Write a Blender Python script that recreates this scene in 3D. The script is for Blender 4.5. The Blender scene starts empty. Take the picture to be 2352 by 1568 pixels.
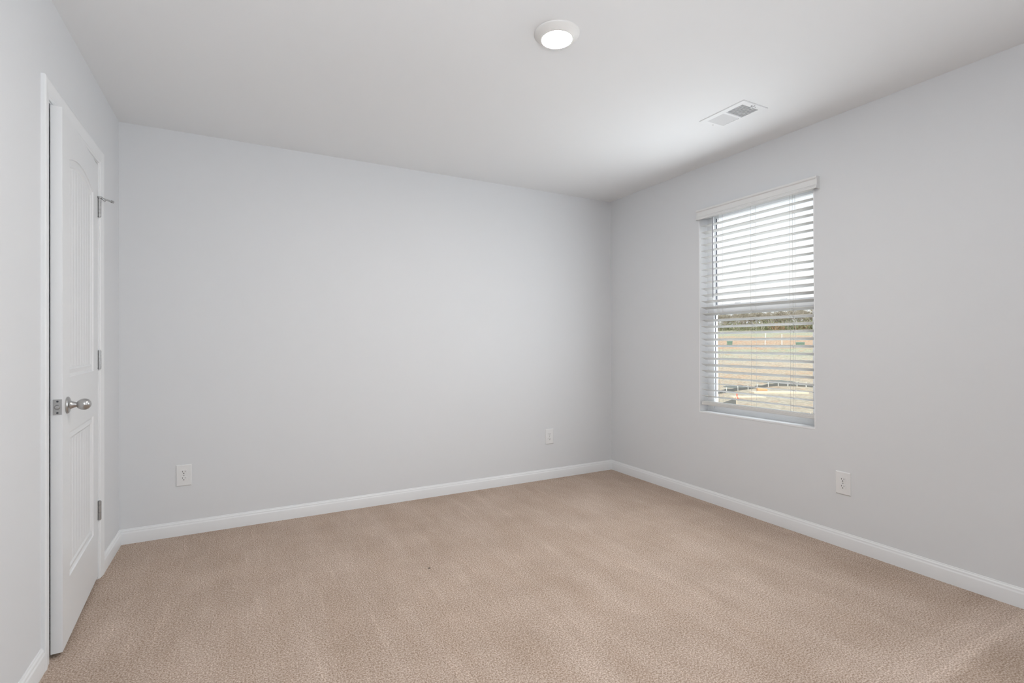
import bpy, bmesh, math, random
from mathutils import Vector, Matrix
C = bpy.context.scene
random.seed(7)
PI = math.pi
# ------------------------------------------------------------------ room dimensions (metres)
XL, XR, YB, YR, H = -0.625, 2.977, 3.633, -2.30, 2.44
WY0, WY1, WZ0, WZ1 = 1.773, 2.625, 0.637, 2.108      # window opening in the right wall
WT = 0.18                                            # outer wall thickness
DY0, DY1, DZ = 2.421, 3.150, 2.045                   # door opening in the left wall

# ------------------------------------------------------------------ camera
cd = bpy.data.cameras.new('camera'); cam = bpy.data.objects.new('camera', cd)
C.collection.objects.link(cam); C.camera = cam
rgt = Vector((0.88129834, -0.47254703, -0.00354024)); fwd = Vector((0.47255776, 0.8812934, 0.0033331))
up = Vector((0.00154495, -0.00461042, 0.99998818))
M = Matrix((rgt, up, -fwd)).transposed().to_4x4(); M.translation = Vector((0, 0, 1.1531)); cam.matrix_world = M
cd.sensor_width = 36; cd.lens = 36 * 1157.27 / 2352; cd.clip_start = 0.02; cd.clip_end = 900
cd.dof.use_dof = True; cd.dof.focus_distance = 3.5; cd.dof.aperture_fstop = 4.0

# ------------------------------------------------------------------ world, sun, lights, exposure
C.view_settings.view_transform = 'Standard'; C.view_settings.look = 'None'
C.view_settings.exposure = 0.10; C.view_settings.gamma = 1.0
w = bpy.data.worlds.new('sky'); C.world = w; w.use_nodes = True
nt = w.node_tree; nt.nodes.clear()
wo = nt.nodes.new('ShaderNodeOutputWorld'); bg = nt.nodes.new('ShaderNodeBackground')
tc = nt.nodes.new('ShaderNodeTexCoord'); sx = nt.nodes.new('ShaderNodeSeparateXYZ'); cr = nt.nodes.new('ShaderNodeValToRGB')
nt.links.new(tc.outputs['Generated'], sx.inputs[0]); nt.links.new(sx.outputs['Z'], cr.inputs[0])
cr.color_ramp.elements[0].position = 0.0; cr.color_ramp.elements[0].color = (0.80, 0.84, 0.88, 1)
cr.color_ramp.elements[1].position = 0.5; cr.color_ramp.elements[1].color = (0.62, 0.80, 1.0, 1)
e = cr.color_ramp.elements.new(0.10); e.color = (1.0, 1.0, 1.0, 1)
nt.links.new(cr.outputs[0], bg.inputs['Color']); bg.inputs['Strength'].default_value = 1.15
nt.links.new(bg.outputs[0], wo.inputs[0])

def aim(o, d):
    o.rotation_euler = Vector(d).to_track_quat('-Z', 'Y').to_euler()
def area(name, loc, d, sxx, syy, power, col):
    l = bpy.data.lights.new(name, 'AREA'); l.shape = 'RECTANGLE'; l.size = sxx; l.size_y = syy
    l.energy = power; l.color = col
    o = bpy.data.objects.new(name, l); C.collection.objects.link(o); o.location = loc; aim(o, d); return o
sl = bpy.data.lights.new('sun', 'SUN'); sl.energy = 3.0; sl.angle = 0.01; sl.color = (1.0, 0.94, 0.84)
so = bpy.data.objects.new('sun', sl); C.collection.objects.link(so); aim(so, (0.62, 0.55, -0.62))
# daylight entering through the blind of the window (lamp in the window plane, facing the room)
area('window_daylight', (XR - 0.125, (WY0 + WY1) / 2, 1.36), (-1, 0, 0.0), 0.80, 1.25, 12.5, (0.90, 0.96, 1.0))
# daylight on the outside of the window from the high sky
area('sky_daylight', (5.2, 0.9, 4.1), (2.977 - 5.2, 1.3, 1.5 - 4.1), 3.0, 2.2, 420, (0.93, 0.97, 1.0))
# added fill lamp behind the camera, by the window wall, brightening the left wall
area('right_rear_fill', (XR - 0.045, -0.80, 1.45), (-1, 0.0, 0.05), 0.85, 1.3, 17, (0.90, 0.95, 1.0))
# added fill lamp in front of the closed rear wall, facing the room
area('rear_fill', (1.15, YR + 0.06, 1.25), (0, 1, 0.05), 2.6, 2.0, 4, (0.90, 0.95, 1.0))
# added fill lamp behind the camera, aimed up to brighten the ceiling
area('ceiling_fill', (0.25, -0.30, 1.50), (-0.12, 0.80, 1), 0.5, 0.5, 22, (0.93, 0.965, 1.0))
# bounce of the sunlit clay ground below the window
area('ground_bounce', (5.0, 2.2, -0.6), (-2.0, 0, 2.0), 3.0, 2.5, 12, (1.0, 0.86, 0.70))

# ------------------------------------------------------------------ materials
def mat(name, col, rough=0.5, metal=0.0, spec=0.5):
    m = bpy.data.materials.new(name); m.use_nodes = True
    b = m.node_tree.nodes['Principled BSDF']
    b.inputs['Base Color'].default_value = (*col, 1); b.inputs['Roughness'].default_value = rough
    b.inputs['Metallic'].default_value = metal; b.inputs['Specular IOR Level'].default_value = spec
    return m
def coords(m, scale=(1, 1, 1), rot=(0, 0, 0)):
    n = m.node_tree.nodes; g = n.new('ShaderNodeNewGeometry'); mp = n.new('ShaderNodeMapping')
    mp.inputs['Scale'].default_value = scale; mp.inputs['Rotation'].default_value = rot
    m.node_tree.links.new(g.outputs['Position'], mp.inputs[0]); return mp.outputs[0]
def noise(m, src, scale, detail=2, rough=0.5):
    n = m.node_tree.nodes.new('ShaderNodeTexNoise'); n.inputs['Scale'].default_value = scale
    n.inputs['Detail'].default_value = detail; n.inputs['Roughness'].default_value = rough
    m.node_tree.links.new(src, n.inputs['Vector']); return n.outputs['Fac']
def ramp(m, src, stops):
    n = m.node_tree.nodes.new('ShaderNodeValToRGB'); el = n.color_ramp.elements
    while len(el) < len(stops): el.new(0.5)
    for x, (p, c) in zip(el, stops): x.position = p; x.color = (*c, 1)
    m.node_tree.links.new(src, n.inputs[0]); return n.outputs[0]
def mix(m, fac, a, b, mode='MIX'):
    n = m.node_tree.nodes.new('ShaderNodeMix'); n.data_type = 'RGBA'; n.blend_type = mode
    for s, v in ((0, fac), (6, a), (7, b)):
        if isinstance(v, (int, float)): n.inputs[s].default_value = v
        elif isinstance(v, tuple): n.inputs[s].default_value = (*v, 1)
        else: m.node_tree.links.new(v, n.inputs[s])
    return n.outputs[2]
def math_(m, op, a, b=0.0):
    n = m.node_tree.nodes.new('ShaderNodeMath'); n.operation = op
    for i, v in enumerate((a, b)):
        if isinstance(v, (int, float)): n.inputs[i].default_value = v
        else: m.node_tree.links.new(v, n.inputs[i])
    return n.outputs[0]
def bump(m, src, strength, dist):
    n = m.node_tree.nodes.new('ShaderNodeBump'); n.inputs['Strength'].default_value = strength
    n.inputs['Distance'].default_value = dist; m.node_tree.links.new(src, n.inputs['Height'])
    m.node_tree.links.new(n.outputs[0], m.node_tree.nodes['Principled BSDF'].inputs['Normal'])
def base(m, src): m.node_tree.links.new(src, m.node_tree.nodes['Principled BSDF'].inputs['Base Color'])
def paint(name, col, rough, scale=260, st=0.08):
    m = mat(name, col, rough, 0, 0.35); c = coords(m); bump(m, noise(m, c, scale, 2), st, 0.001); return m

WALL = paint('wall_paint', (0.740, 0.75, 0.765), 0.7)
CEIL = paint('ceiling_paint', (0.855, 0.865, 0.875), 0.85, 200, 0.15)
TRIM = paint('trim_paint', (0.83, 0.84, 0.85), 0.32, 40, 0.02)
DOORM = paint('door_paint', (0.80, 0.81, 0.82), 0.35, 40, 0.02)
VINYL = mat('white_vinyl', (0.88, 0.885, 0.90), 0.35)
GAP = mat('dark_gap', (0.05, 0.055, 0.065), 0.8)
SLATM = mat('slat_vinyl', (0.72, 0.715, 0.70), 0.45)
VALM = mat('valance_vinyl', (0.80, 0.80, 0.795), 0.4)
CORD = mat('cord_white', (0.60, 0.58, 0.55), 0.8)
WANDM = mat('wand_plastic', (0.42, 0.42, 0.46), 0.25)
PLASTIC = mat('outlet_plastic', (0.82, 0.82, 0.82), 0.3)
SLOT = mat('slot_dark', (0.05, 0.05, 0.05), 0.6)
NICKEL = mat('satin_nickel', (0.50, 0.495, 0.49), 0.28, 1.0)
NICKEL_B = mat('brushed_hinge', (0.42, 0.42, 0.42), 0.4, 0.9)
VENTM = mat('vent_enamel', (0.85, 0.86, 0.87), 0.4)
LIGHTRIM = mat('fixture_white', (0.80, 0.79, 0.77), 0.45)
LENS = bpy.data.materials.new('led_lens'); LENS.use_nodes = True
b_ = LENS.node_tree.nodes['Principled BSDF']; b_.inputs['Base Color'].default_value = (0.9, 0.9, 0.9, 1)
b_.inputs['Emission Color'].default_value = (1.0, 0.95, 0.88, 1); b_.inputs['Emission Strength'].default_value = 400.0
GLASS = bpy.data.materials.new('window_glass'); GLASS.use_nodes = True
n_ = GLASS.node_tree; n_.nodes.clear(); o_ = n_.nodes.new('ShaderNodeOutputMaterial'); mx = n_.nodes.new('ShaderNodeMixShader')
tr = n_.nodes.new('ShaderNodeBsdfTransparent'); gl = n_.nodes.new('ShaderNodeBsdfGlossy'); fr = n_.nodes.new('ShaderNodeFresnel')
tr.inputs[0].default_value = (0.97, 0.98, 0.98, 1); gl.inputs['Roughness'].default_value = 0.02; fr.inputs[0].default_value = 1.15
n_.links.new(fr.outputs[0], mx.inputs[0]); n_.links.new(tr.outputs[0], mx.inputs[1]); n_.links.new(gl.outputs[0], mx.inputs[2]); n_.links.new(mx.outputs[0], o_.inputs[0])

# carpet: tufted beige pile with vacuum strokes
CARPET = mat('beige_carpet', (0.5, 0.4, 0.33), 0.95, 0, 0.05)
c0 = coords(CARPET)
fine = noise(CARPET, c0, 170, 3, 0.7)
fine2 = noise(CARPET, c0, 300, 2, 0.6)
tone = ramp(CARPET, fine, [(0.35, (0.29, 0.20, 0.14)), (0.50, (0.505, 0.397, 0.325)), (0.64, (0.74, 0.63, 0.55))])
strokes = noise(CARPET, coords(CARPET, (8.0, 1.5, 1.0), (0, 0, 0.12)), 1.0, 3, 0.6)
strokes2 = noise(CARPET, coords(CARPET, (1.2, 5.0, 1.0), (0, 0, 0.05)), 1.0, 2, 0.5)
patch = noise(CARPET, c0, 3.2, 3, 0.6)
g_ = CARPET.node_tree.nodes.new('ShaderNodeNewGeometry'); sp_ = CARPET.node_tree.nodes.new('ShaderNodeSeparateXYZ')
CARPET.node_tree.links.new(g_.outputs['Position'], sp_.inputs[0])
rf = CARPET.node_tree.nodes.new('ShaderNodeMapRange'); CARPET.node_tree.links.new(sp_.outputs['Y'], rf.inputs[0])
rf.inputs['From Min'].default_value = 1.12; rf.inputs['From Max'].default_value = 0.95
s1 = ramp(CARPET, strokes, [(0.36, (0.955, 0.94, 0.925)), (0.55, (1.0, 1.0, 1.0)), (0.70, (1.07, 1.08, 1.09))])
s2 = ramp(CARPET, strokes2, [(0.40, (0.90, 0.88, 0.86)), (0.58, (1.10, 1.11, 1.12))])
stk = noise(CARPET, coords(CARPET, (26.0, 2.2, 1.0), (0, 0, 0.16)), 1.0, 2, 0.6)
s4 = ramp(CARPET, stk, [(0.60, (1.0, 1.0, 1.0)), (0.70, (1.08, 1.085, 1.09))])
s3 = ramp(CARPET, patch, [(0.35, (0.94, 0.93, 0.92)), (0.65, (1.05, 1.05, 1.05))])
st = mix(CARPET, rf.outputs[0], s1, s2)
col = mix(CARPET, 1.0, mix(CARPET, 1.0, mix(CARPET, 1.0, tone, st, 'MULTIPLY'), s3, 'MULTIPLY'), s4, 'MULTIPLY')
bnd = math_(CARPET, 'ABSOLUTE', math_(CARPET, 'SUBTRACT', math_(CARPET, 'ADD', sp_.outputs['Y'], math_(CARPET, 'MULTIPLY', math_(CARPET, 'SUBTRACT', patch, 0.5), 0.08)), 0.845))
bf = CARPET.node_tree.nodes.new('ShaderNodeMapRange'); CARPET.node_tree.links.new(bnd, bf.inputs[0]); bf.inputs['From Min'].default_value = 0.030; bf.inputs['From Max'].default_value = 0.014
col = mix(CARPET, 1.0, col, mix(CARPET, bf.outputs[0], (1.0, 1.0, 1.0), (1.12, 1.13, 1.14)), 'MULTIPLY')
base(CARPET, col)
hh = math_(CARPET, 'ADD', fine, math_(CARPET, 'MULTIPLY', fine2, 0.5)); bump(CARPET, hh, 0.7, 0.004)

# ------------------------------------------------------------------ mesh helpers
class MB:
    def __init__(s): s.v = []; s.f = []; s.mi = []
    def poly(s, pts, mi=0):
        i = len(s.v); s.v += [tuple(p) for p in pts]; s.f.append(tuple(range(i, i + len(pts)))); s.mi.append(mi)
    def box(s, x0, x1, y0, y1, z0, z1, mi=0):
        i = len(s.v)
        s.v += [(x, y, z) for x in (x0, x1) for y in (y0, y1) for z in (z0, z1)]
        for f in ((0, 1, 3, 2), (4, 6, 7, 5), (0, 4, 5, 1), (2, 3, 7, 6), (0, 2, 6, 4), (1, 5, 7, 3)):
            s.f.append(tuple(i + k for k in f)); s.mi.append(mi)
    def tube(s, a, b, r, n=8, r2=None, mi=0, caps=True):
        a = Vector(a); b = Vector(b); d = (b - a).normalized(); r2 = r if r2 is None else r2
        u = d.orthogonal().normalized(); v = d.cross(u); i = len(s.v)
        for p, rr in ((a, r), (b, r2)):
            for k in range(n):
                t = 2 * PI * k / n; s.v.append(tuple(p + (u * math.cos(t) + v * math.sin(t)) * rr))
        for k in range(n):
            k2 = (k + 1) % n; s.f.append((i + k, i + k2, i + n + k2, i + n + k)); s.mi.append(mi)
        if caps:
            s.f.append(tuple(i + k for k in reversed(range(n)))); s.mi.append(mi)
            s.f.append(tuple(i + n + k for k in range(n))); s.mi.append(mi)
    def lathe(s, prof, origin, axis, n=32, mi=0):
        # prof: (radius, distance along axis)
        o = Vector(origin); d = Vector(axis).normalized(); u = d.orthogonal().normalized(); v = d.cross(u); i = len(s.v); k0 = len(prof)
        for r, h in prof:
            for k in range(n):
                t = 2 * PI * k / n; s.v.append(tuple(o + d * h + (u * math.cos(t) + v * math.sin(t)) * r))
        for j in range(k0 - 1):
            for k in range(n):
                k2 = (k + 1) % n; s.f.append((i + j * n + k, i + j * n + k2, i + (j + 1) * n + k2, i + (j + 1) * n + k)); s.mi.append(mi)
        s.f.append(tuple(i + k for k in reversed(range(n)))); s.mi.append(mi)
        s.f.append(tuple(i + (k0 - 1) * n + k for k in range(n))); s.mi.append(mi)
    def prism(s, prof, fn, t0, t1, mi=0):
        # closed profile (a,b) swept between t0 and t1; fn(a,b,t)->xyz
        n = len(prof); i = len(s.v)
        for t in (t0, t1): s.v += [tuple(fn(a, b, t)) for a, b in prof]
        for k in range(n):
            k2 = (k + 1) % n; s.f.append((i + k, i + k2, i + n + k2, i + n + k)); s.mi.append(mi)
        s.f.append(tuple(i + k for k in reversed(range(n)))); s.mi.append(mi)
        s.f.append(tuple(i + n + k for k in range(n))); s.mi.append(mi)
    def build(s, name, mats, parent=None, smooth=False, xf=None, bevel=0, merge=False):
        me = bpy.data.meshes.new(name); me.from_pydata(s.v, [], s.f)
        for m in (mats if isinstance(mats, (list, tuple)) else [mats]): me.materials.append(m)
        for p, mi in zip(me.polygons, s.mi): p.material_index = mi
        bm = bmesh.new(); bm.from_mesh(me)
        if merge: bmesh.ops.remove_doubles(bm, verts=bm.verts, dist=1e-5)
        bmesh.ops.recalc_face_normals(bm, faces=bm.faces); bm.to_mesh(me); bm.free()
        if xf is not None: me.transform(xf)
        o = bpy.data.objects.new(name, me); C.collection.objects.link(o)
        if parent is not None:
            o.parent = parent; o.matrix_parent_inverse = parent.matrix_world.inverted() if False else Matrix()
        if smooth:
            for p in me.polygons: p.use_smooth = True
            try: me.set_sharp_from_angle(angle=math.radians(35))
            except Exception: pass
        if bevel:
            b = o.modifiers.new('bevel', 'BEVEL'); b.width = bevel; b.segments = 2; b.limit_method = 'ANGLE'; b.angle_limit = 0.6
        return o
def struct(o): o['kind'] = 'structure'; return o
def tag(o, label, cat, group=None):
    o['label'] = label; o['category'] = cat
    if group: o['group'] = group
    return o
def empty(name, loc, label, cat, group=None):
    o = bpy.data.objects.new(name, None); C.collection.objects.link(o); o.location = loc; o.empty_display_size = 0.1
    return tag(o, label, cat, group)
def T(v): return Matrix.Translation(Vector(v))

# ------------------------------------------------------------------ room shell
m = MB(); m.box(XL - 0.9, XR + WT, YR - 0.12, YB + 0.12, -0.12, 0.0); struct(m.build('floor', CARPET))
m = MB(); m.box(XL - 0.9, XR + WT, YR - 0.12, YB + 0.12, H, H + 0.14); struct(m.build('ceiling', CEIL))
m = MB(); m.box(XL - 0.9, XR + WT, YB, YB + 0.12, 0, H); struct(m.build('wall_back', WALL))
m = MB(); m.box(XL - 0.12, XR + WT, YR - 0.12, YR, 0, H); struct(m.build('wall_front', WALL))
m = MB()
for y0, y1, z0, z1 in ((YR, WY0, 0, H), (WY1, YB, 0, H), (WY0, WY1, 0, WZ0), (WY0, WY1, WZ1, H)): m.box(XR, XR + WT, y0, y1, z0, z1)
struct(m.build('wall_right', WALL, merge=True))
m = MB()
JT = 0.018
for y0, y1, z0, z1 in ((YR, DY0 - JT, 0, H), (DY1 + JT, YB, 0, H), (DY0 - JT, DY1 + JT, DZ + JT, H)): m.box(XL - 0.12, XL, y0, y1, z0, z1)
struct(m.build('wall_left', WALL, merge=True))
# closet behind the door (dark, unlit)
m = MB()
m.box(XL - 0.9, XL - 0.80, DY0 - 0.4, YB, 0, H); m.box(XL - 0.80, XL - 0.12, DY0 - 0.4, DY0 - 0.3, 0, H)
struct(m.build('wall_closet', WALL))

# baseboards: flat face, rounded step and thin top lip
BH = 0.0855
BP = [(0, 0), (0.012, 0), (0.0125, 0.060), (0.0115, 0.064), (0.0095, 0.0665), (0.0085, 0.070), (0.0088, 0.0735), (0.0075, 0.077), (0.0045, 0.080), (0.004, 0.083), (0.0028, BH), (0, BH)]
def baseboard(name, fn, t0, t1):
    m = MB(); m.prism(BP, fn, t0, t1); struct(m.build(name, TRIM, smooth=True))
baseboard('baseboard_back', lambda a, b, t: (t, YB - a, b), XL, XR)
baseboard('baseboard_right', lambda a, b, t: (XR - a, t, b), YR, YB - 0.0004)
baseboard('baseboard_left', lambda a, b, t: (XL + a, t, b), 3.2205, YB - 0.0004)
baseboard('baseboard_front_left', lambda a, b, t: (XL + a, t, b), YR, 2.3515)

# door casing (trim_1) with jamb (trim_2)
CW = 0.064
CP = [(0, 0), (0, 0.004), (0.003, 0.006), (0.009, 0.0065), (0.011, 0.0085), (0.022, 0.0095), (0.038, 0.0115), (0.048, 0.0135), (0.057, 0.0135), (0.062, 0.0125), (CW, 0.011), (CW, 0)]
m = MB()
ya, yb, zt = DY0 - 0.005, DY1 + 0.006, DZ + 0.006
def leg(y, sgn):
    n = len(CP); i = len(m.v)
    for z, ext in ((0.0, 0), (zt, 1)):
        for a, b in CP: m.v.append((XL + b, y + sgn * a, z + (a if ext else 0)))
    for k in range(n):
        k2 = (k + 1) % n; m.f.append((i + k, i + k2, i + n + k2, i + n + k)); m.mi.append(0)
leg(ya, -1); leg(yb, 1)
n = len(CP); i = len(m.v)
for y, sgn in ((ya, -1), (yb, 1)):
    for a, b in CP: m.v.append((XL + b, y + sgn * a, zt + a))
for k in range(n):
    k2 = (k + 1) % n; m.f.append((i + k, i + k2, i + n + k2, i + n + k)); m.mi.append(0)
struct(m.build('trim_1', TRIM, smooth=True))
m = MB()
m.box(XL - 0.12, XL, DY0 - JT, DY0, 0, DZ + JT); m.box(XL - 0.12, XL, DY1, DY1 + JT, 0, DZ + JT); m.box(XL - 0.12, XL, DY0, DY1, DZ, DZ + JT)
m.box(XL - 0.075, XL - 0.040, DY0, DY0 + 0.011, 0, DZ); m.box(XL - 0.075, XL - 0.040, DY1 - 0.011, DY1, 0, DZ); m.box(XL - 0.075, XL - 0.040, DY0 + 0.011, DY1 - 0.011, DZ - 0.011, DZ)
struct(m.build('trim_2', TRIM))

# ------------------------------------------------------------------ door_1: two-panel plank door, slightly ajar
W, DH, Z0, TH, RC = 0.713, 2.020, 0.016, 0.034, 0.008
th = math.asin(0.0386 / W)
# local: u from hinge to free edge, v out of the door face into the room, z up
DX = Matrix(((math.sin(th), math.cos(th), 0, XL), (-math.cos(th), math.sin(th), 0, 3.147), (0, 0, 1, 0), (0, 0, 0, 1)))
UL, UR = 0.108, W - 0.112
MO = 0.036
def arch(u, z, rise, a, b):
    c = (a + b) / 2; hw = (b - a) / 2; return z + rise * (1 - ((u - c) / hw) ** 2)
panels = [(0.252, 0.815, 0.0), (1.028, 1.876, 0.042)]
m = MB()
m.box(0, W, -TH, -RC - 0.001, Z0, Z0 + DH)                                   # core slab
F = 0.0
def q(pts, v=F): m.poly([(u, v, z) for u, z in pts])
zt_ = Z0 + DH
q([(0, Z0), (UL, Z0), (UL, zt_), (0, zt_)]); q([(UR, Z0), (W, Z0), (W, zt_), (UR, zt_)])
q([(UL, Z0), (UR, Z0), (UR, panels[0][0]), (UL, panels[0][0])]); q([(UL, panels[0][1]), (UR, panels[0][1]), (UR, panels[1][0]), (UL, panels[1][0])])
N = 20
for k in range(N):
    a = UL + (UR - UL) * k / N; b = UL + (UR - UL) * (k + 1) / N
    q([(a, arch(a, panels[1][1], panels[1][2], UL, UR)), (b, arch(b, panels[1][1], panels[1][2], UL, UR)), (b, zt_), (a, zt_)])
for f in ([(0, Z0), (0, zt_)], [(0, zt_), (W, zt_)], [(W, zt_), (W, Z0)], [(W, Z0), (0, Z0)]):
    (u0, a0), (u1, a1) = f; m.poly([(u0, F, a0), (u1, F, a1), (u1, -RC - 0.001, a1), (u0, -RC - 0.001, a0)])
for zb, ztp, rise in panels:
    def loop(off, v):
        a, b = UL + off, UR - off; pts = [(a, v, zb + off), (b, v, zb + off)]
        for k in range(N + 1):
            u = b + (a - b) * k / N; pts.append((u, v, arch(u, ztp, rise, UL, UR) - off if rise else ztp - off))
        return pts
    loops = [loop(0, F), loop(0.003, F - 0.0045), loop(0.012, F - 0.0065), loop(0.020, F - 0.0045), loop(0.028, F - 0.0035), loop(MO, F - RC)]
    for A, B in zip(loops, loops[1:]):
        for k in range(len(A)):
            k2 = (k + 1) % len(A); m.poly([A[k], A[k2], B[k2], B[k]])
    a, b = UL + MO, UR - MO; P = 8; pw = (b - a) / P
    top = lambda u: (arch(u, ztp, rise, UL, UR) if rise else ztp) - MO
    for k in range(P):                                                       # planks with v-grooves
        s0 = a + k * pw; s1 = s0 + pw; g = 0.004
        xs = [(s0, -0.002 if k else 0), (s0 + g, 0), (s0 + pw / 2, 0), (s1 - g, 0), (s1, -0.002 if k < P - 1 else 0)]
        for (u0, d0), (u1, d1) in zip(xs, xs[1:]):
            m.poly([(u0, F - RC + d0 + 0.0006, zb + MO), (u1, F - RC + d1 + 0.0006, zb + MO), (u1, F - RC + d1 + 0.0006, top(u1)), (u0, F - RC + d0 + 0.0006, top(u0))])
door = struct(m.build('door_1', DOORM, xf=DX))
# knob set
ku, kz = W - 0.071, 0.9225
kn = MB()
kn.lathe([(0.0, 0), (0.0315, 0.0), (0.0325, 0.003), (0.030, 0.0065), (0.026, 0.0085), (0.0175, 0.0105), (0.0145, 0.014), (0.0120, 0.020), (0.0098, 0.0265), (0.0092, 0.0290),
          (0.0125, 0.0310), (0.0170, 0.0355), (0.0205, 0.042), (0.0222, 0.0495), (0.0215, 0.057), (0.0178, 0.0645), (0.0115, 0.0700), (0.0050, 0.0727), (0.0, 0.0732)],
         (ku, 0.0, kz), (0, 1, 0), 40)
kn.build('door_knob', NICKEL, door, smooth=True, xf=DX)
lp = MB(); lp.box(W, W + 0.0015, -0.0265, -0.0015, kz - 0.0285, kz + 0.0285, 0)
lp.lathe([(0.0, 0), (0.0085, 0.0), (0.0085, 0.004), (0.006, 0.0085), (0, 0.009)], (W + 0.001, -0.0140, kz), (1, 0, 0), 20)
for dz in (-0.021, 0.021): lp.lathe([(0.0, 0), (0.0035, 0), (0.003, 0.0008), (0, 0.001)], (W + 0.0014, -0.0140, kz + dz), (1, 0, 0), 12, 1)
o = lp.build('latch_plate', [NICKEL_B, GAP], door, xf=DX); o['label'] = 'brushed metal latch plate'
for hz in (1.828, 1.079, 0.3385):
    hm = MB(); L = 0.045
    hm.box(-0.0005, 0.030, 0.0, 0.0012, hz - L, hz + L)                      # painted-in leaf edge seen by the knuckle
    hm.v = []; hm.f = []; hm.mi = []
    for k in range(5):
        a = hz - L + k * 2 * L / 5 + 0.0006; hm.tube((-0.001, 0.0072, a), (-0.001, 0.0072, a + 2 * L / 5 - 0.0012), 0.0070, 14)
    hm.tube((-0.001, 0.0072, hz - L - 0.003), (-0.001, 0.0072, hz + L + 0.003), 0.0042, 12)
    hm.box(0.000, 0.007, 0.0, 0.0025, hz - L, hz + L); hm.box(-0.010, -0.001, -0.001, 0.0024, hz - L, hz + L)
    h = hm.build('hinge', NICKEL_B, door, smooth=True, xf=DX)
ds = MB(); zz = 1.8785
ds.tube((-0.001, 0.0072, zz - 0.004), (-0.001, 0.0072, zz + 0.004), 0.0115, 16)
ds.tube((-0.004, 0.010, zz), (-0.045, 0.048, zz - 0.004), 0.0040, 10)
ds.tube((-0.045, 0.048, zz - 0.004), (-0.052, 0.055, zz - 0.004), 0.0065, 12)
ds.tube((-0.004, 0.016, zz - 0.002), (-0.010, 0.030, zz - 0.014), 0.0045, 10)
o = ds.build('door_stop', NICKEL_B, door, smooth=True, xf=DX)

# ------------------------------------------------------------------ window_1
m = MB(); L = 0.006
m.box(XR - 0.001, XR + 0.082, WY0, WY0 + L, WZ0 + 0.012, WZ1 - L); m.box(XR - 0.001, XR + 0.082, WY1 - L, WY1, WZ0 + 0.012, WZ1 - L)
m.box(XR - 0.001, XR + 0.082, WY0, WY1, WZ1 - L, WZ1)
FX0, FX1 = XR + 0.082, XR + 0.165
m.box(FX0, FX1, WY0, WY0 + 0.030, WZ0, WZ1); m.box(FX0, FX1, WY1 - 0.030, WY1, WZ0, WZ1)
m.box(FX0 - 0.006, FX0 + 0.004, WY1 - 0.066, WY1 - 0.030, WZ0 + 0.035, WZ1 - 0.022); m.box(FX0 - 0.006, FX0 + 0.004, WY0 + 0.030, WY0 + 0.050, WZ0 + 0.035, WZ1 - 0.022)
m.box(FX0, FX1, WY0 + 0.03, WY1 - 0.03, WZ1 - 0.022, WZ1); m.box(FX0, FX1, WY0 + 0.03, WY1 - 0.03, WZ0, WZ0 + 0.035)
win = struct(m.build('window_1', VINYL))
m = MB(); m.box(XR - 0.002, XR + 0.082, WY0, WY1, WZ0 - 0.0005, WZ0 + 0.012); m.build('window_sill', TRIM, win, bevel=0.002)
GY0, GY1 = WY0 + 0.067, WY1 - 0.066
def sash(name, x0, x1, zb, zt, rb, rt, gy0, gy1):
    m = MB(); y0, y1 = WY0 + 0.034, WY1 - 0.034
    m.box(x0, x1, y0, gy0, zb, zt); m.box(x0, x1, gy1, y1, zb, zt)
    m.box(x0, x1, gy0, gy1, zb, zb + rb); m.box(x0, x1, gy0, gy1, zt - rt, zt)
    s = m.build(name, VINYL, win)
    xm = (x0 + x1) / 2; g = MB(); g.box(xm - 0.002, xm + 0.002, gy0 - 0.004, gy1 + 0.004, zb + rb - 0.004, zt - rt + 0.004); g.build('glass_pane', GLASS, s)
    return s
sash('upper_sash', XR + 0.116, XR + 0.144, 1.378, WZ1 - 0.024, 0.040, 0.016, GY0, GY1 + 0.0)
lo = sash('lower_sash', XR + 0.086, XR + 0.114, WZ0 + 0.035, 1.428, 0.034, 0.072, GY0 - 0.002, GY1 + 0.004)
m = MB(); m.box(XR + 0.088, XR + 0.104, 2.0, 2.05, 1.428, 1.436); m.box(XR + 0.088, XR + 0.104, 2.34, 2.39, 1.428, 1.436); m.build('sash_lock', VINYL, lo, bevel=0.002)
m = MB(); m.box(XR + 0.0745, XR + 0.0762, WY1 - 0.0850, WY1 - 0.0795, 0.745, 1.352); m.box(XR + 0.1146, XR + 0.1162, WY1 - 0.0660, WY1 - 0.0570, 1.43, WZ1 - 0.042)  # dark strips paint in the shade of the gaps beside the sashes
o = m.build('gap_shade_strip', mat('gap_shade_grey', (0.16, 0.16, 0.19), 0.8), win); o['label'] = 'dark grey strip standing for the shade in the sash gap'

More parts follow.
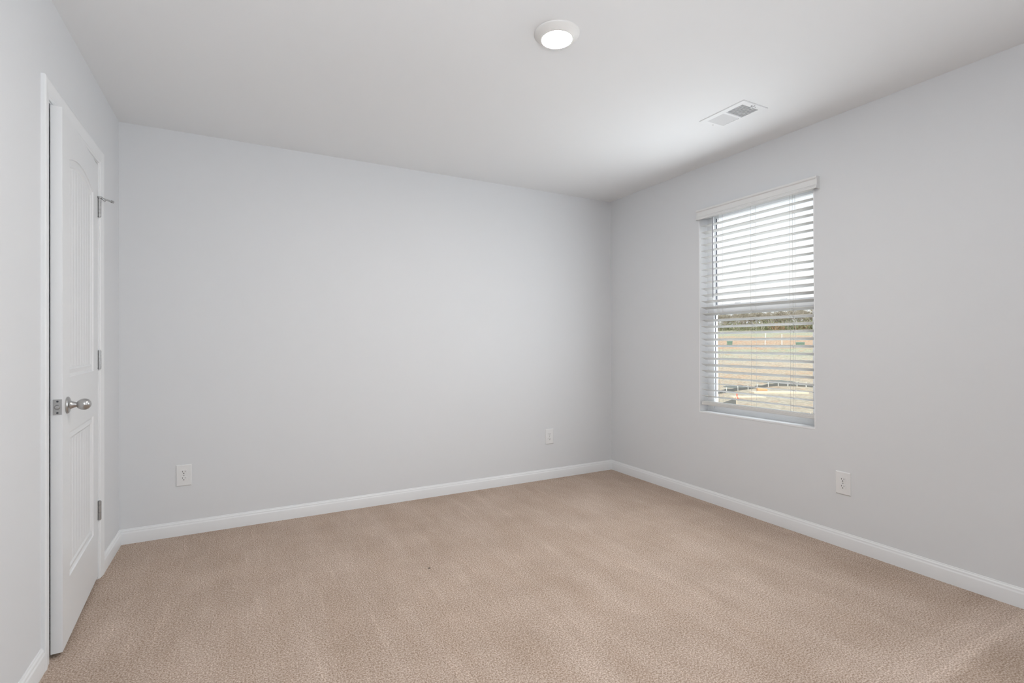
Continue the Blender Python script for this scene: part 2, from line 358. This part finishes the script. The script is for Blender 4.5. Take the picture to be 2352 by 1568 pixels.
# ------------------------------------------------------------------ window blind
bl = empty('window_blind', (XR + 0.028, (WY0 + WY1) / 2, 0.70), 'white two-inch slat window blind with open slats hanging in the window', 'window blind')
BI = T((-(XR + 0.028), -(WY0 + WY1) / 2, -0.70))
BY0, BY1 = 1.7795, 2.607
VP = [(0.0, 0.072), (0.033, 0.072), (0.035, 0.069), (0.035, 0.061), (0.032, 0.058), (0.028, 0.0565), (0.0265, 0.054), (0.0275, 0.025), (0.029, 0.022), (0.031, 0.0205), (0.0285, 0.0185), (0.0285, 0.015), (0.032, 0.012), (0.035, 0.009), (0.035, 0.002), (0.033, 0.0), (0.024, 0.0), (0.020, 0.05), (0.020, 0.064), (0.0, 0.064)]
m = MB(); m.prism([p for p in VP if True], lambda a, b, t: (XR - a, t, 2.050 + b), 1.741, 2.621)
for y0, y1 in ((1.741, 1.750), (2.612, 2.621)):
    m.prism([(0, 0), (0.030, 0.0), (0.034, 0.003), (0.030, 0.017), (0.0285, 0.03), (0.0285, 0.050), (0.034, 0.066), (0.030, 0.0715), (0, 0.0715)], lambda a, b, t: (XR - a, t, 2.050 + b), y0 + 0.0003, y1)
m.build('valance', VALM, bl, xf=BI)
m = MB(); m.box(XR + 0.004, XR + 0.056, BY0, BY1, 2.066, 2.100); m.build('headrail', VALM, bl, xf=BI, bevel=0.002)
drops = [0.5, 7, 2, 3, 2.5, 3, 3, 4, 5.5, 6, 12, 12.5, 12.5, 13, 13, 13, 13, 13.5, 14, 14, 15, 16, 18.5, 18, 13.5, 9, 14.5, 15]
SZ = [2.0085 - k * 0.0459 for k in range(28)]; SW, ST = 0.050, 0.0028
ladY = [1.926, 2.197, 2.462]
for k, z in enumerate(SZ):
    dr = drops[k] / 1000; a = math.asin(dr / SW); m = MB(); NS = 8
    prof = [(SW * i / NS, 0.0012 * (1 - (2 * i / NS - 1) ** 2)) for i in range(NS + 1)]
    prof = [(x, y) for x, y in prof] + [(x, y - ST) for x, y in reversed(prof)]
    m.prism(prof, lambda p, s_, t: (XR + 0.003 + p * math.cos(a) - s_ * math.sin(-a), t, z - p * math.sin(a) + s_ * math.cos(a)), BY0, BY1)
    o = m.build('slat', SLATM, bl, smooth=True, xf=BI)
m = MB()
m.prism([(0, 0.003), (0.003, 0.0), (0.047, 0.0), (0.050, 0.003), (0.050, 0.022), (0.047, 0.0255), (0.030, 0.028), (0.020, 0.028), (0.006, 0.026), (0.003, 0.0245), (0.003, 0.0205), (0, 0.0195), (0, 0.0125), (0.0015, 0.0115), (0, 0.0105)], lambda p, s_, t: (XR + 0.003 + p, t, 0.698 + s_), BY0, BY1)
m.build('bottom_rail', SLATM, bl, smooth=True, xf=BI)
for y in ladY:
    m = MB(); f = XR + 0.0018; b = XR + 0.0545
    m.tube((f, y, 2.066), (f, y, 0.724), 0.0008, 6); m.tube((b, y, 2.066), (b, y, 0.724), 0.0008, 6)
    for k, z in enumerate(SZ): m.tube((f, y - 0.006, z - 0.0032), (b, y + 0.002, z - drops[k] / 1000 - 0.0034), 0.0006, 5)
    m.build('ladder_cord', CORD, bl, xf=BI)
    m = MB(); m.tube((XR + 0.028, y, 0.6995), (XR + 0.028, y, 0.6950), 0.0065, 12); m.build('cord_plug', SLATM, bl, xf=BI)
for y in (1.926, 2.474):
    m = MB(); m.tube((XR + 0.030, y, 2.066), (XR + 0.030, y, 0.724), 0.0009, 6); m.build('lift_cord', CORD, bl, xf=BI)
m = MB(); m.tube((XR - 0.014, 2.489, 2.046), (XR - 0.014, 2.489, 1.474), 0.0042, 6); m.tube((XR - 0.014, 2.489, 2.052), (XR + 0.006, 2.489, 2.060), 0.0015, 6)
o = m.build('tilt_wand', WANDM, bl, xf=BI); o['label'] = 'grey clear plastic tilt wand'

# ------------------------------------------------------------------ wall outlets
def outlet(name, loc, rot, label):
    r = empty(name, loc, label, 'wall outlet', 'white duplex wall outlets'); r.rotation_euler = (0, 0, rot)
    # local: x along wall, -y into the room
    m = MB(); w_, h_, t = 0.0395, 0.0635, 0.0060; b = 0.004; i = 0
    A = [(-w_, 0, -h_), (w_, 0, -h_), (w_, 0, h_), (-w_, 0, h_)]; B = [(-w_, -0.0035, -h_), (w_, -0.0035, -h_), (w_, -0.0035, h_), (-w_, -0.0035, h_)]
    D = [(x * (w_ - b) / w_, -t, z * (h_ - b) / h_) for x, y, z in A]
    for P, Q in ((A, B), (B, D)):
        for k in range(4): m.poly([P[k], P[(k + 1) % 4], Q[(k + 1) % 4], Q[k]])
    m.poly(D); m.build('cover_plate', PLASTIC, r, merge=True)
    for zc in (0.0195, -0.0195):
        m = MB(); pts = []
        for k in range(24):
            a = 2 * PI * k / 24; pts.append((max(-0.0172, min(0.0172, 0.0175 * math.cos(a) * 1.15)), zc + max(-0.0140, min(0.0140, 0.0165 * math.sin(a)))))
        m.prism(pts, lambda a, b_, t_: (a, t_, b_), -t + 0.001, -t - 0.0022)
        m.box(-0.0078, -0.0054, -t - 0.0026, -t - 0.002, zc + 0.0005, zc + 0.0085, 1); m.box(0.0054, 0.0074, -t - 0.0026, -t - 0.002, zc + 0.0012, zc + 0.0078, 1)
        m.prism([(0.0028 * math.cos(2 * PI * k / 14), zc - 0.0068 + 0.0031 * math.sin(2 * PI * k / 14)) for k in range(14)], lambda a, b_, t_: (a, t_, b_), -t - 0.002, -t - 0.0026, 1)
        m.build('receptacle', [PLASTIC, SLOT], r)
    m = MB(); m.lathe([(0, 0), (0.0032, 0), (0.0028, 0.0012), (0, 0.0014)], (0, -t, 0), (0, -1, 0), 14); m.build('screw', NICKEL_B, r)
    return r
outlet('wall_outlet', (-0.310, YB, 0.361), 0, 'white duplex wall outlet low on the back wall, nearest the door')
outlet('wall_outlet', (2.305, YB, 0.359), 0, 'white duplex wall outlet low on the back wall, nearest the far corner')
outlet('wall_outlet', (XR, 1.618, 0.361), -PI / 2, 'white duplex wall outlet on the window wall, below and right of the window')

# ------------------------------------------------------------------ ceiling light
cl = empty('ceiling_light', (1.158, 1.755, H), 'round white flush disk light glowing on the ceiling', 'ceiling light')
m = MB(); m.lathe([(0.0935, 0), (0.0935, 0.003), (0.0915, 0.006), (0.0850, 0.0120), (0.0765, 0.0190), (0.0700, 0.0240), (0.0665, 0.0258), (0.0630, 0.0258), (0.0620, 0.0230)], (0, 0, 0), (0, 0, -1), 72); m.build('trim_ring', LIGHTRIM, cl, smooth=True)
m = MB(); m.lathe([(0.0635, 0.0225), (0.0628, 0.0250), (0.058, 0.0272), (0.045, 0.0292), (0.025, 0.0304), (0.0, 0.0308)], (0, 0, 0), (0, 0, -1), 64); m.build('light_lens', LENS, cl, smooth=True)

# ------------------------------------------------------------------ ceiling vent
cv = empty('ceiling_vent', (2.449, 1.917, H), 'white rectangular louvered air vent on the ceiling near the window', 'air vent')
m = MB(); w_, l_, t = 0.100, 0.1485, 0.0045
ix, y1a, y1b, y2a, y2b = 0.066, -0.115, -0.007, 0.007, 0.117
def fb(x0, x1, y0, y1): m.box(x0, x1, y0, y1, -t, 0)
fb(-w_ + 0.002, -ix, -l_ + 0.002, l_ - 0.002); fb(ix, w_ - 0.002, -l_ + 0.002, l_ - 0.002); fb(-ix, ix, -l_ + 0.002, y1a); fb(-ix, ix, y1b, y2a); fb(-ix, ix, y2b, l_ - 0.002)
m.box(-w_, w_, -l_, -l_ + 0.002, -t + 0.0015, 0); m.box(-w_, w_, l_ - 0.002, l_, -t + 0.0015, 0); m.box(-w_, -w_ + 0.002, -l_ + 0.002, l_ - 0.002, -t + 0.0015, 0); m.box(w_ - 0.002, w_, -l_ + 0.002, l_ - 0.002, -t + 0.0015, 0)
m.build('frame', VENTM, cv, merge=False)
for (ya_, yb_, sg) in ((y1a, y1b, 1), (y2a, y2b, -1)):
    NV = 10
    for k in range(NV):
        yc = ya_ + (yb_ - ya_) * (k + 0.5) / NV; m = MB()
        dy = 0.0052; z0, z1 = -t - 0.0012, 0.0045
        m.poly([(-ix, yc - sg * dy, z0), (ix, yc - sg * dy, z0), (ix, yc + sg * dy, z1), (-ix, yc + sg * dy, z1)])
        m.poly([(-ix, yc - sg * dy, z0 + 0.0008), (-ix, yc + sg * dy, z1 + 0.0008), (ix, yc + sg * dy, z1 + 0.0008), (ix, yc - sg * dy, z0 + 0.0008)])
        m.poly([(-ix, yc - sg * dy, z0), (-ix, yc - sg * dy, z0 + 0.0008), (ix, yc - sg * dy, z0 + 0.0008), (ix, yc - sg * dy, z0)])
        m.build('louver', VENTM, cv)
m = MB(); m.box(-0.014, 0.026, -0.1285, -0.1260, -t - 0.0004, -t + 0.0004, 1); m.box(-0.006, -0.003, -0.131, -0.119, -t - 0.012, -t, 0); m.box(-0.009, 0.000, -0.1285, -0.1265, -t - 0.012, -t, 0)
m.build('damper_lever', [VENTM, GAP], cv)
for y in (-0.138, 0.136):
    m = MB(); m.lathe([(0, 0), (0.0035, 0), (0.003, 0.001), (0, 0.0012)], (0.002, y, -t), (0, 0, -1), 12); m.build('screw', NICKEL_B, cv)

# ------------------------------------------------------------------ lint on the carpet
m = MB(); m.lathe([(0, 0), (0.004, 0.0008), (0.005, 0.002), (0.003, 0.0035), (0, 0.004)], (0, 0, 0), (0, 0, 1), 9)
for dx, dy in ((0.006, 0.002), (-0.005, 0.004)): m.tube((0, 0, 0.002), (dx, dy, 0.0015), 0.0012, 5)
o = m.build('lint_speck', mat('dark_lint', (0.12, 0.09, 0.07), 0.9)); o.location = (0.845, 2.483, 0.0); tag(o, 'tiny dark speck of lint on the beige carpet', 'lint')

# ------------------------------------------------------------------ outdoors: sloping red-clay field seen through the window
AZ = math.radians(55.0); D = Vector((math.sin(AZ), math.cos(AZ), 0)); P_ = Vector((math.cos(AZ), -math.sin(AZ), 0))   # P_: to the right in the photo
prof = [(0, -3.1), (25, -3.25), (45, -3.3), (55, -3.15), (70, -2.25), (85, -1.0), (100, 0.25), (120, 2.3), (150, 4.7), (175, 6.2), (210, 7.5), (320, 9)]
def gz(s, t=0):
    for (a, za), (b, zb) in zip(prof, prof[1:]):
        if s <= b:
            k = (s - a) / (b - a); return za + (zb - za) * k + 0.05 * math.sin(s * 0.7 + t * 0.23) * min(1, s / 40)
    return prof[-1][1]
def gp(s, t): v = D * s + P_ * t; return Vector((v.x, v.y, gz(s, t)))
GR = mat('clay_field', (0.7, 0.6, 0.5), 0.95, 0, 0.1)
g_ = GR.node_tree.nodes.new('ShaderNodeNewGeometry')
def dist(mm):
    n = mm.node_tree.nodes.new('ShaderNodeVectorMath'); n.operation = 'DOT_PRODUCT'; n.inputs[1].default_value = tuple(D)
    gg = mm.node_tree.nodes.new('ShaderNodeNewGeometry'); mm.node_tree.links.new(gg.outputs['Position'], n.inputs[0]); return n.outputs['Value']
s_ = dist(GR); c1 = coords(GR, (1, 1, 1))
big = noise(GR, c1, 0.12, 3, 0.6); med = noise(GR, c1, 0.55, 4, 0.65); fin = noise(GR, c1, 3.0, 3, 0.7)
s_n = math_(GR, 'ADD', math_(GR, 'DIVIDE', math_(GR, 'ADD', s_, math_(GR, 'MULTIPLY', math_(GR, 'SUBTRACT', big, 0.5), 34.0)), 200.0), 0.0)
TAN, CLAY, GRS, PALE, ORG, GRAV = (0.56, 0.45, 0.33), (0.62, 0.38, 0.24), (0.46, 0.46, 0.31), (0.60, 0.50, 0.38), (0.62, 0.42, 0.27), (0.62, 0.60, 0.56)
zone = ramp(GR, s_n, [(0.0, TAN), (0.17, TAN), (0.29, TAN), (0.33, ORG), (0.40, PALE), (0.47, GRS), (0.51, CLAY), (0.58, CLAY), (0.63, GRS), (0.76, GRS), (0.80, PALE)])
claym = ramp(GR, med, [(0.54, (0, 0, 0)), (0.64, (1, 1, 1))])
palem = ramp(GR, noise(GR, coords(GR, (1, 1, 1), (0, 0, 0.7)), 0.9, 4, 0.7), [(0.42, (0, 0, 0)), (0.60, (1, 1, 1))])
zone = mix(GR, math_(GR, 'MULTIPLY', palem, 0.65), zone, (0.60, 0.51, 0.38))
zone = mix(GR, math_(GR, 'MULTIPLY', claym, 0.6), zone, CLAY)
grav = GR.node_tree.nodes.new('ShaderNodeMapRange'); GR.node_tree.links.new(s_, grav.inputs[0]); grav.inputs['From Min'].default_value = 34; grav.inputs['From Max'].default_value = 30
zone = mix(GR, grav.outputs[0], zone, GRAV)
sh = ramp(GR, fin, [(0.35, (0.72, 0.72, 0.71)), (0.65, (1.18, 1.18, 1.17))])
base(GR, mix(GR, 1.0, zone, sh, 'MULTIPLY'))
m = MB(); ss = [4 + 2.5 * i for i in range(12)] + [34 + 4 * i for i in range(70)]; ts = [-110 + 5 * i for i in range(45)]; GW = lambda s: max(0.3 + s / 150, 0.5)
for s in ss:
    for t in ts: m.v.append(tuple(gp(s, t * GW(s))))
nt_ = len(ts)
for i in range(len(ss) - 1):
    for j in range(nt_ - 1):
        m.f.append((i * nt_ + j, i * nt_ + j + 1, (i + 1) * nt_ + j + 1, (i + 1) * nt_ + j)); m.mi.append(0)
struct(m.build('ground', GR, smooth=True))

def px2t(px, s):
    # lateral offset at distance s that lies along the view direction seen at a given bearing
    u = (px - 1176) / 1157.27; r = fwd + rgt * u; a = r.dot(D); b = r.dot(P_); return s * b / a

BARK = mat('pale_bark', (0.50, 0.44, 0.38), 0.9); TWIG = mat('bare_twigs', (0.42, 0.37, 0.29), 0.95); OLIVE = mat('olive_leaves', (0.25, 0.26, 0.14), 0.95); RUST = mat('rust_brush', (0.42, 0.27, 0.16), 0.95)
def make_tree(seed, h, spread, stems):
    rnd = random.Random(seed); tr_ = MB(); tw = MB()
    def branch(p, d, ln, r, depth):
        q_ = p + d * ln; tr_.tube(p, q_, r, 6, r * 0.6, caps=False)
        if depth == 0:
            for _ in range(16):
                e = Vector((rnd.gauss(0, 1), rnd.gauss(0, 1), rnd.gauss(0.5, 0.8))).normalized() * rnd.uniform(0.5, 1.3)
                b0 = p.lerp(q_, rnd.uniform(0.1, 1)); wv = Vector((rnd.uniform(-1, 1), rnd.uniform(-1, 1), rnd.uniform(-1, 1))).normalized() * 0.045
                tw.poly([b0 - wv, b0 + wv, b0 + e])
            return
        for _ in range(rnd.choice((3, 4))):
            nd = (d + Vector((rnd.gauss(0, 0.55), rnd.gauss(0, 0.55), rnd.uniform(-0.1, 0.35)))).normalized()
            branch(p.lerp(q_, rnd.uniform(0.55, 1)), nd, ln * rnd.uniform(0.55, 0.8), r * 0.55, depth - 1)
    for _ in range(stems):
        d = Vector((rnd.gauss(0, spread), rnd.gauss(0, spread), 1)).normalized(); branch(Vector((rnd.uniform(-.3, .3), rnd.uniform(-.3, .3), -0.3)), d, h * 0.34, 0.16, 3)
    return tr_, tw
protos = []
for sd, h, sp, stm in ((1, 8.0, 0.10, 1), (2, 9.0, 0.16, 2), (3, 7.0, 0.25, 3)):
    a, b = make_tree(sd, h, sp, stm); protos.append((a, b))
TG = 'bare trees along the edge of the field'
base_trees = []
for i, (a, b) in enumerate(protos):
    r = empty('bare_tree', (0, 0, 0), 'bare winter tree with pale twigs in the treeline beyond the clay field', 'tree', TG)
    a.build('trunk', BARK, r); b.build('twigs', TWIG, r); base_trees.append(r)
def dup(r, loc, rz, sc):
    c = r.copy(); C.collection.objects.link(c); c.location = loc; c.rotation_euler = (0, 0, rz); c.scale = (sc,) * 3
    for ch in r.children:
        k = ch.copy(); C.collection.objects.link(k); k.parent = c
    return c
rnd = random.Random(11); used = set(); cnt = 0
spots = []
for row, (s0, step) in enumerate(((150, 21), (163, 15))):
    px = 1625.0 + row * 5
    while px < 1905: spots.append((px + rnd.uniform(-4, 4), s0 + rnd.uniform(-2, 2), rnd.uniform(0.68, 0.88) + row * 0.06)); px += step
for i, (px, s, sc) in enumerate(spots):
    p = gp(s, px2t(px, s)); k = i % 3
    if k not in used:
        used.add(k); o = base_trees[k]; o.location = p; o.scale = (sc,) * 3; o.rotation_euler = (0, 0, rnd.uniform(0, 6))
    else: dup(base_trees[k], p, rnd.uniform(0, 6), sc)
# brush at the foot of the trees
def bush(seed, rr, hh):
    rnd2 = random.Random(seed); m = MB(); st = MB()
    for _ in range(9):
        a = rnd2.uniform(0, 2 * PI); r1 = rr * 0.6 * rnd2.random(); st.tube((0, 0, -0.3), (r1 * math.cos(a), r1 * math.sin(a), hh * rnd2.uniform(0.4, 0.85)), 0.07, 5, 0.02)
    for _ in range(420):
        a = rnd2.uniform(0, 2 * PI); r0 = rr * math.sqrt(rnd2.random()); z = hh * rnd2.random() * (1 - (r0 / rr) ** 2 * 0.7)
        c = Vector((r0 * math.cos(a), r0 * math.sin(a), z)); e = [Vector((rnd2.gauss(0, 1), rnd2.gauss(0, 1), rnd2.gauss(0, 1))).normalized() * rnd2.uniform(0.10, 0.26) for _ in range(3)]
        m.poly([c + x for x in e])
    return m, st
kinds = [(OLIVE, 'olive_shrub', 'low olive-green shrub at the foot of the treeline', 'olive shrubs under the treeline', 2.0, 2.6), (RUST, 'rusty_shrub', 'low rust-brown shrub at the foot of the treeline', 'rust-brown shrubs under the treeline', 2.0, 1.6), (TWIG, 'dry_thicket', 'pale dry thicket standing behind the low shrubs', 'pale thickets under the treeline', 2.6, 4.2)]
pb = []
for i, (mm, nm, lb, gr, rr, hh_) in enumerate(kinds):
    fo, st_ = bush(40 + i, rr, hh_); o = empty(nm, (0, 0, 0), lb, 'shrub', gr); fo.build('foliage', mm, o); st_.build('stem', BARK, o); pb.append(o)
first = [True] * 3
for row, (s0, step) in enumerate(((145, 15), (155, 15))):
    px = 1628.0 + row * 5
    while px < 1900:
        k = 2 if row else (1 if px > 1780 and rnd.random() < 0.55 else 0); p = gp(s0 + rnd.uniform(-1.5, 1.5), px2t(px, s0)); p.z -= 0.1
        if first[k]: o = pb[k]; first[k] = False
        else: o = dup(pb[k], p, 0, 1)
        o.location = p; o.rotation_euler = (0, 0, rnd.uniform(0, 6)); sc = rnd.uniform(0.8, 1.3); o.scale = (sc, sc, sc); px += step * rnd.uniform(0.7, 1.2)
for i in range(3):
    if first[i]:
        for ch in list(pb[i].children): bpy.data.objects.remove(ch)
        bpy.data.objects.remove(pb[i])

# silt fence crossing the field, with pale stakes
FAB = mat('silt_fabric', (0.16, 0.163, 0.155), 0.9); STK = mat('pale_stake', (0.80, 0.80, 0.76), 0.8); WOOD = mat('new_lumber', (0.78, 0.66, 0.50), 0.8); LOGM = mat('orange_log', (0.70, 0.42, 0.22), 0.9); REDM = mat('marker_red', (0.85, 0.16, 0.10), 0.7); BOXG = mat('green_enamel', (0.16, 0.24, 0.18), 0.5)
stakes = [(1645, 46.5), (1668, 48.0), (1694, 50.0), (1717.5, 51.5), (1739, 53.0), (1764, 54.5), (1787, 55.5), (1809, 55.5), (1830, 55.5), (1851, 55.2), (1872, 55.0)]
sp = [gp(s, px2t(px, s)) for px, s in stakes]
sf = empty('silt_fence', sp[4], 'long black fabric silt fence with pale stakes crossing the clay field', 'fence'); SI = T(-sp[4])
m = MB(); th_ = 0.03
for a, b in zip(sp, sp[1:]):
    n = (b - a).cross(Vector((0, 0, 1))).normalized() * th_
    for k in range(8):
        p0 = a.lerp(b, k / 8); p1 = a.lerp(b, (k + 1) / 8); h0 = 0.36 - 0.08 * math.sin(PI * k / 8) ; h1 = 0.36 - 0.08 * math.sin(PI * (k + 1) / 8)
        dz0 = gz(p0.dot(D), p0.dot(P_)) - 0.05; dz1 = gz(p1.dot(D), p1.dot(P_)) - 0.05; z = Vector((0, 0, 1))
        lo0 = Vector((p0.x, p0.y, dz0)); lo1 = Vector((p1.x, p1.y, dz1)); q0 = lo0 + z * h0; q1 = lo1 + z * h1
        m.poly([lo0 - n, lo1 - n, q1 - n, q0 - n]); m.poly([lo0 + n, q0 + n, q1 + n, lo1 + n]); m.poly([q0 - n, q1 - n, q1 + n, q0 + n])
m.build('fabric', FAB, sf, xf=SI)
for p in sp:
    m = MB(); v = -D * 0.07; m.box(-0.028, 0.028, -0.028, 0.028, -0.1, 0.42); m.build('stake', STK, sf, xf=SI @ T(p + v))
# long low dark heaps behind the fence
def heap(name, s, px0, px1, wid, hgt, mm, label, cat):
    m = MB(); n_seg = 14; a = gp(s, px2t(px0, s)); b = gp(s, px2t(px1, s)); rows = 7
    for i in range(n_seg + 1):
        k = i / n_seg; c = a.lerp(b, k); w2 = wid * (0.25 + 0.75 * math.sin(PI * k)); h2 = hgt * math.sin(PI * k) ** 0.7
        for j in range(rows):
            r = -1 + 2 * j / (rows - 1); p = c + D * (r * w2); m.v.append((p.x, p.y, gz(p.dot(D), p.dot(P_)) - 0.03 + h2 * (1 - r * r) + 0.03 * math.sin(i * 2.1 + j)))
    for i in range(n_seg):
        for j in range(rows - 1):
            x = i * rows + j; m.f.append((x, x + 1, x + rows + 1, x + rows)); m.mi.append(0)
    o = m.build(name, mm, smooth=True); tag(o, label, cat); return o
HEAPM = mat('heap_grey', (0.20, 0.20, 0.17), 0.95)
heap('dark_heap', 58.5, 1735, 1842, 1.4, 0.22, HEAPM, 'long dark low heap just behind the right half of the silt fence', 'soil heap')
heap('dark_heap', 53.5, 1655, 1738, 1.6, 0.22, HEAPM, 'long dark low heap just behind the left half of the silt fence', 'soil heap')
# lumber
def board(s, px, ln, wd, hg, ang, label):
    p = gp(s, px2t(px, s)); m = MB(); m.box(-ln / 2, ln / 2, -wd / 2, wd / 2, 0.0, hg); o = m.build('lumber_stack', WOOD, bevel=0.01); o.location = p - Vector((0, 0, 0.03)); o.rotation_euler = (0, 0, ang); tag(o, label, 'lumber')
pa = math.atan2(P_.y, P_.x)
board(45.0, 1716, 2.6, 0.9, 0.14, pa + 0.45, 'pale flat stack of boards on the ground beside the red marker')
board(49.5, 1788, 4.6, 1.0, 0.16, pa + 0.42, 'long pale stack of boards on the ground right of the orange log')
p = gp(50.0, px2t(1749, 50)); m = MB(); m.tube((-0.42, 0, 0.17), (0.42, 0, 0.17), 0.19, 18); m.box(-0.5, -0.44, -0.05, 0.05, 0.0, 0.1); m.v = m.v[:-8]; m.f = m.f[:-6]; m.mi = m.mi[:-6]
o = m.build('cut_log', LOGM, smooth=True); o.location = p; o.rotation_euler = (0, 0, pa + 0.5); tag(o, 'short orange cut log lying in front of the silt fence', 'log')
p = gp(43.5, px2t(1692, 43.5)); r = empty('survey_marker', p, 'small red survey marker standing by the stack of boards', 'marker')
m = MB(); m.box(-0.03, 0.03, -0.03, 0.03, 0, 0.52); m.build('post', REDM, r); m = MB(); m.lathe([(0, 0), (0.13, 0.0), (0.10, 0.07), (0.14, 0.12), (0.06, 0.2), (0, 0.2)], (0, 0, -0.02), (0, 0, 1), 10); m.build('ribbon', REDM, r)
# tall thin white poles on the slope
for s, px, hgt, tilt, lb in ((104, 1757, 2.5, 0.15, 'leaning tall white pole on the orange slope, left of its upright twin'), (103, 1796, 2.1, 0.0, 'upright tall white pole on the orange slope')):
    p = gp(s, px2t(px, s)); m = MB(); m.tube((0, 0, -0.1), (tilt, 0, hgt), 0.075, 8, 0.06); o = m.build('white_pole', STK); o.location = p; o.rotation_euler = (0, 0, pa); tag(o, lb, 'pole')
for s, px, wd, lb in ((104, 1676, 0.9, 'green utility box on the field, at the left of the window view'), (102, 1838, 1.3, 'green utility box on the field, at the right of the window view')):
    p = gp(s, px2t(px, s)); r = empty('utility_box', p, lb, 'utility box'); r.rotation_euler = (0, 0, pa)
    m = MB(); m.box(-wd / 2, wd / 2, -0.4, 0.4, -0.05, 0.55); m.build('cabinet', BOXG, r, bevel=0.03); m = MB(); m.prism([(-0.44, 0.55), (0.44, 0.55), (0.40, 0.66), (-0.30, 0.72)], lambda a, b, t: (t, a, b), -wd / 2 - 0.04, wd / 2 + 0.04); m.build('lid', BOXG, r)
p = gp(100, px2t(1800, 100)); m = MB(); v = px2t(1832, 100) - px2t(1770, 100)
for k in range(14): m.tube((-v / 2 + v * k / 14, 0.1 * math.sin(k * 2), 0.08), (-v / 2 + v * (k + 1) / 14, 0.1 * math.sin(k * 2 + 2), 0.08), 0.14, 8)
o = m.build('straw_wattle', mat('wattle_brown', (0.22, 0.13, 0.09), 0.95)); o.location = p; o.rotation_euler = (0, 0, pa); tag(o, 'long thin brown straw wattle lying across the slope', 'wattle')
# two black fabric barrier ends close to the house
for s, pxa, pxb, ha, hb, lb in ((38.5, 1655, 1691, 0.10, 0.50, 'black fabric barrier end with wooden post, at the left foot of the window view'), (31.5, 1842, 1861, 0.05, 0.52, 'black triangular fabric barrier end with wooden post, at the right foot of the window view')):
    a = gp(s, px2t(pxa, s)); b = gp(s, px2t(pxb, s)); r = empty('barrier_panel', b, lb, 'barrier'); I = T(-b); n = D * 0.02; z = Vector((0, 0, 1))
    m = MB(); P4 = [a, b, b + z * hb, a + z * ha]; A = [x - n for x in P4]; B = [x + n for x in P4]; m.poly(A); m.poly(B[::-1])
    for k in range(4): m.poly([A[k], A[(k + 1) % 4], B[(k + 1) % 4], B[k]])
    m.build('fabric', FAB, r, xf=I); m = MB(); m.box(-0.03, 0.03, -0.03, 0.03, -0.1, hb + 0.12); m.build('post', WOOD, r)
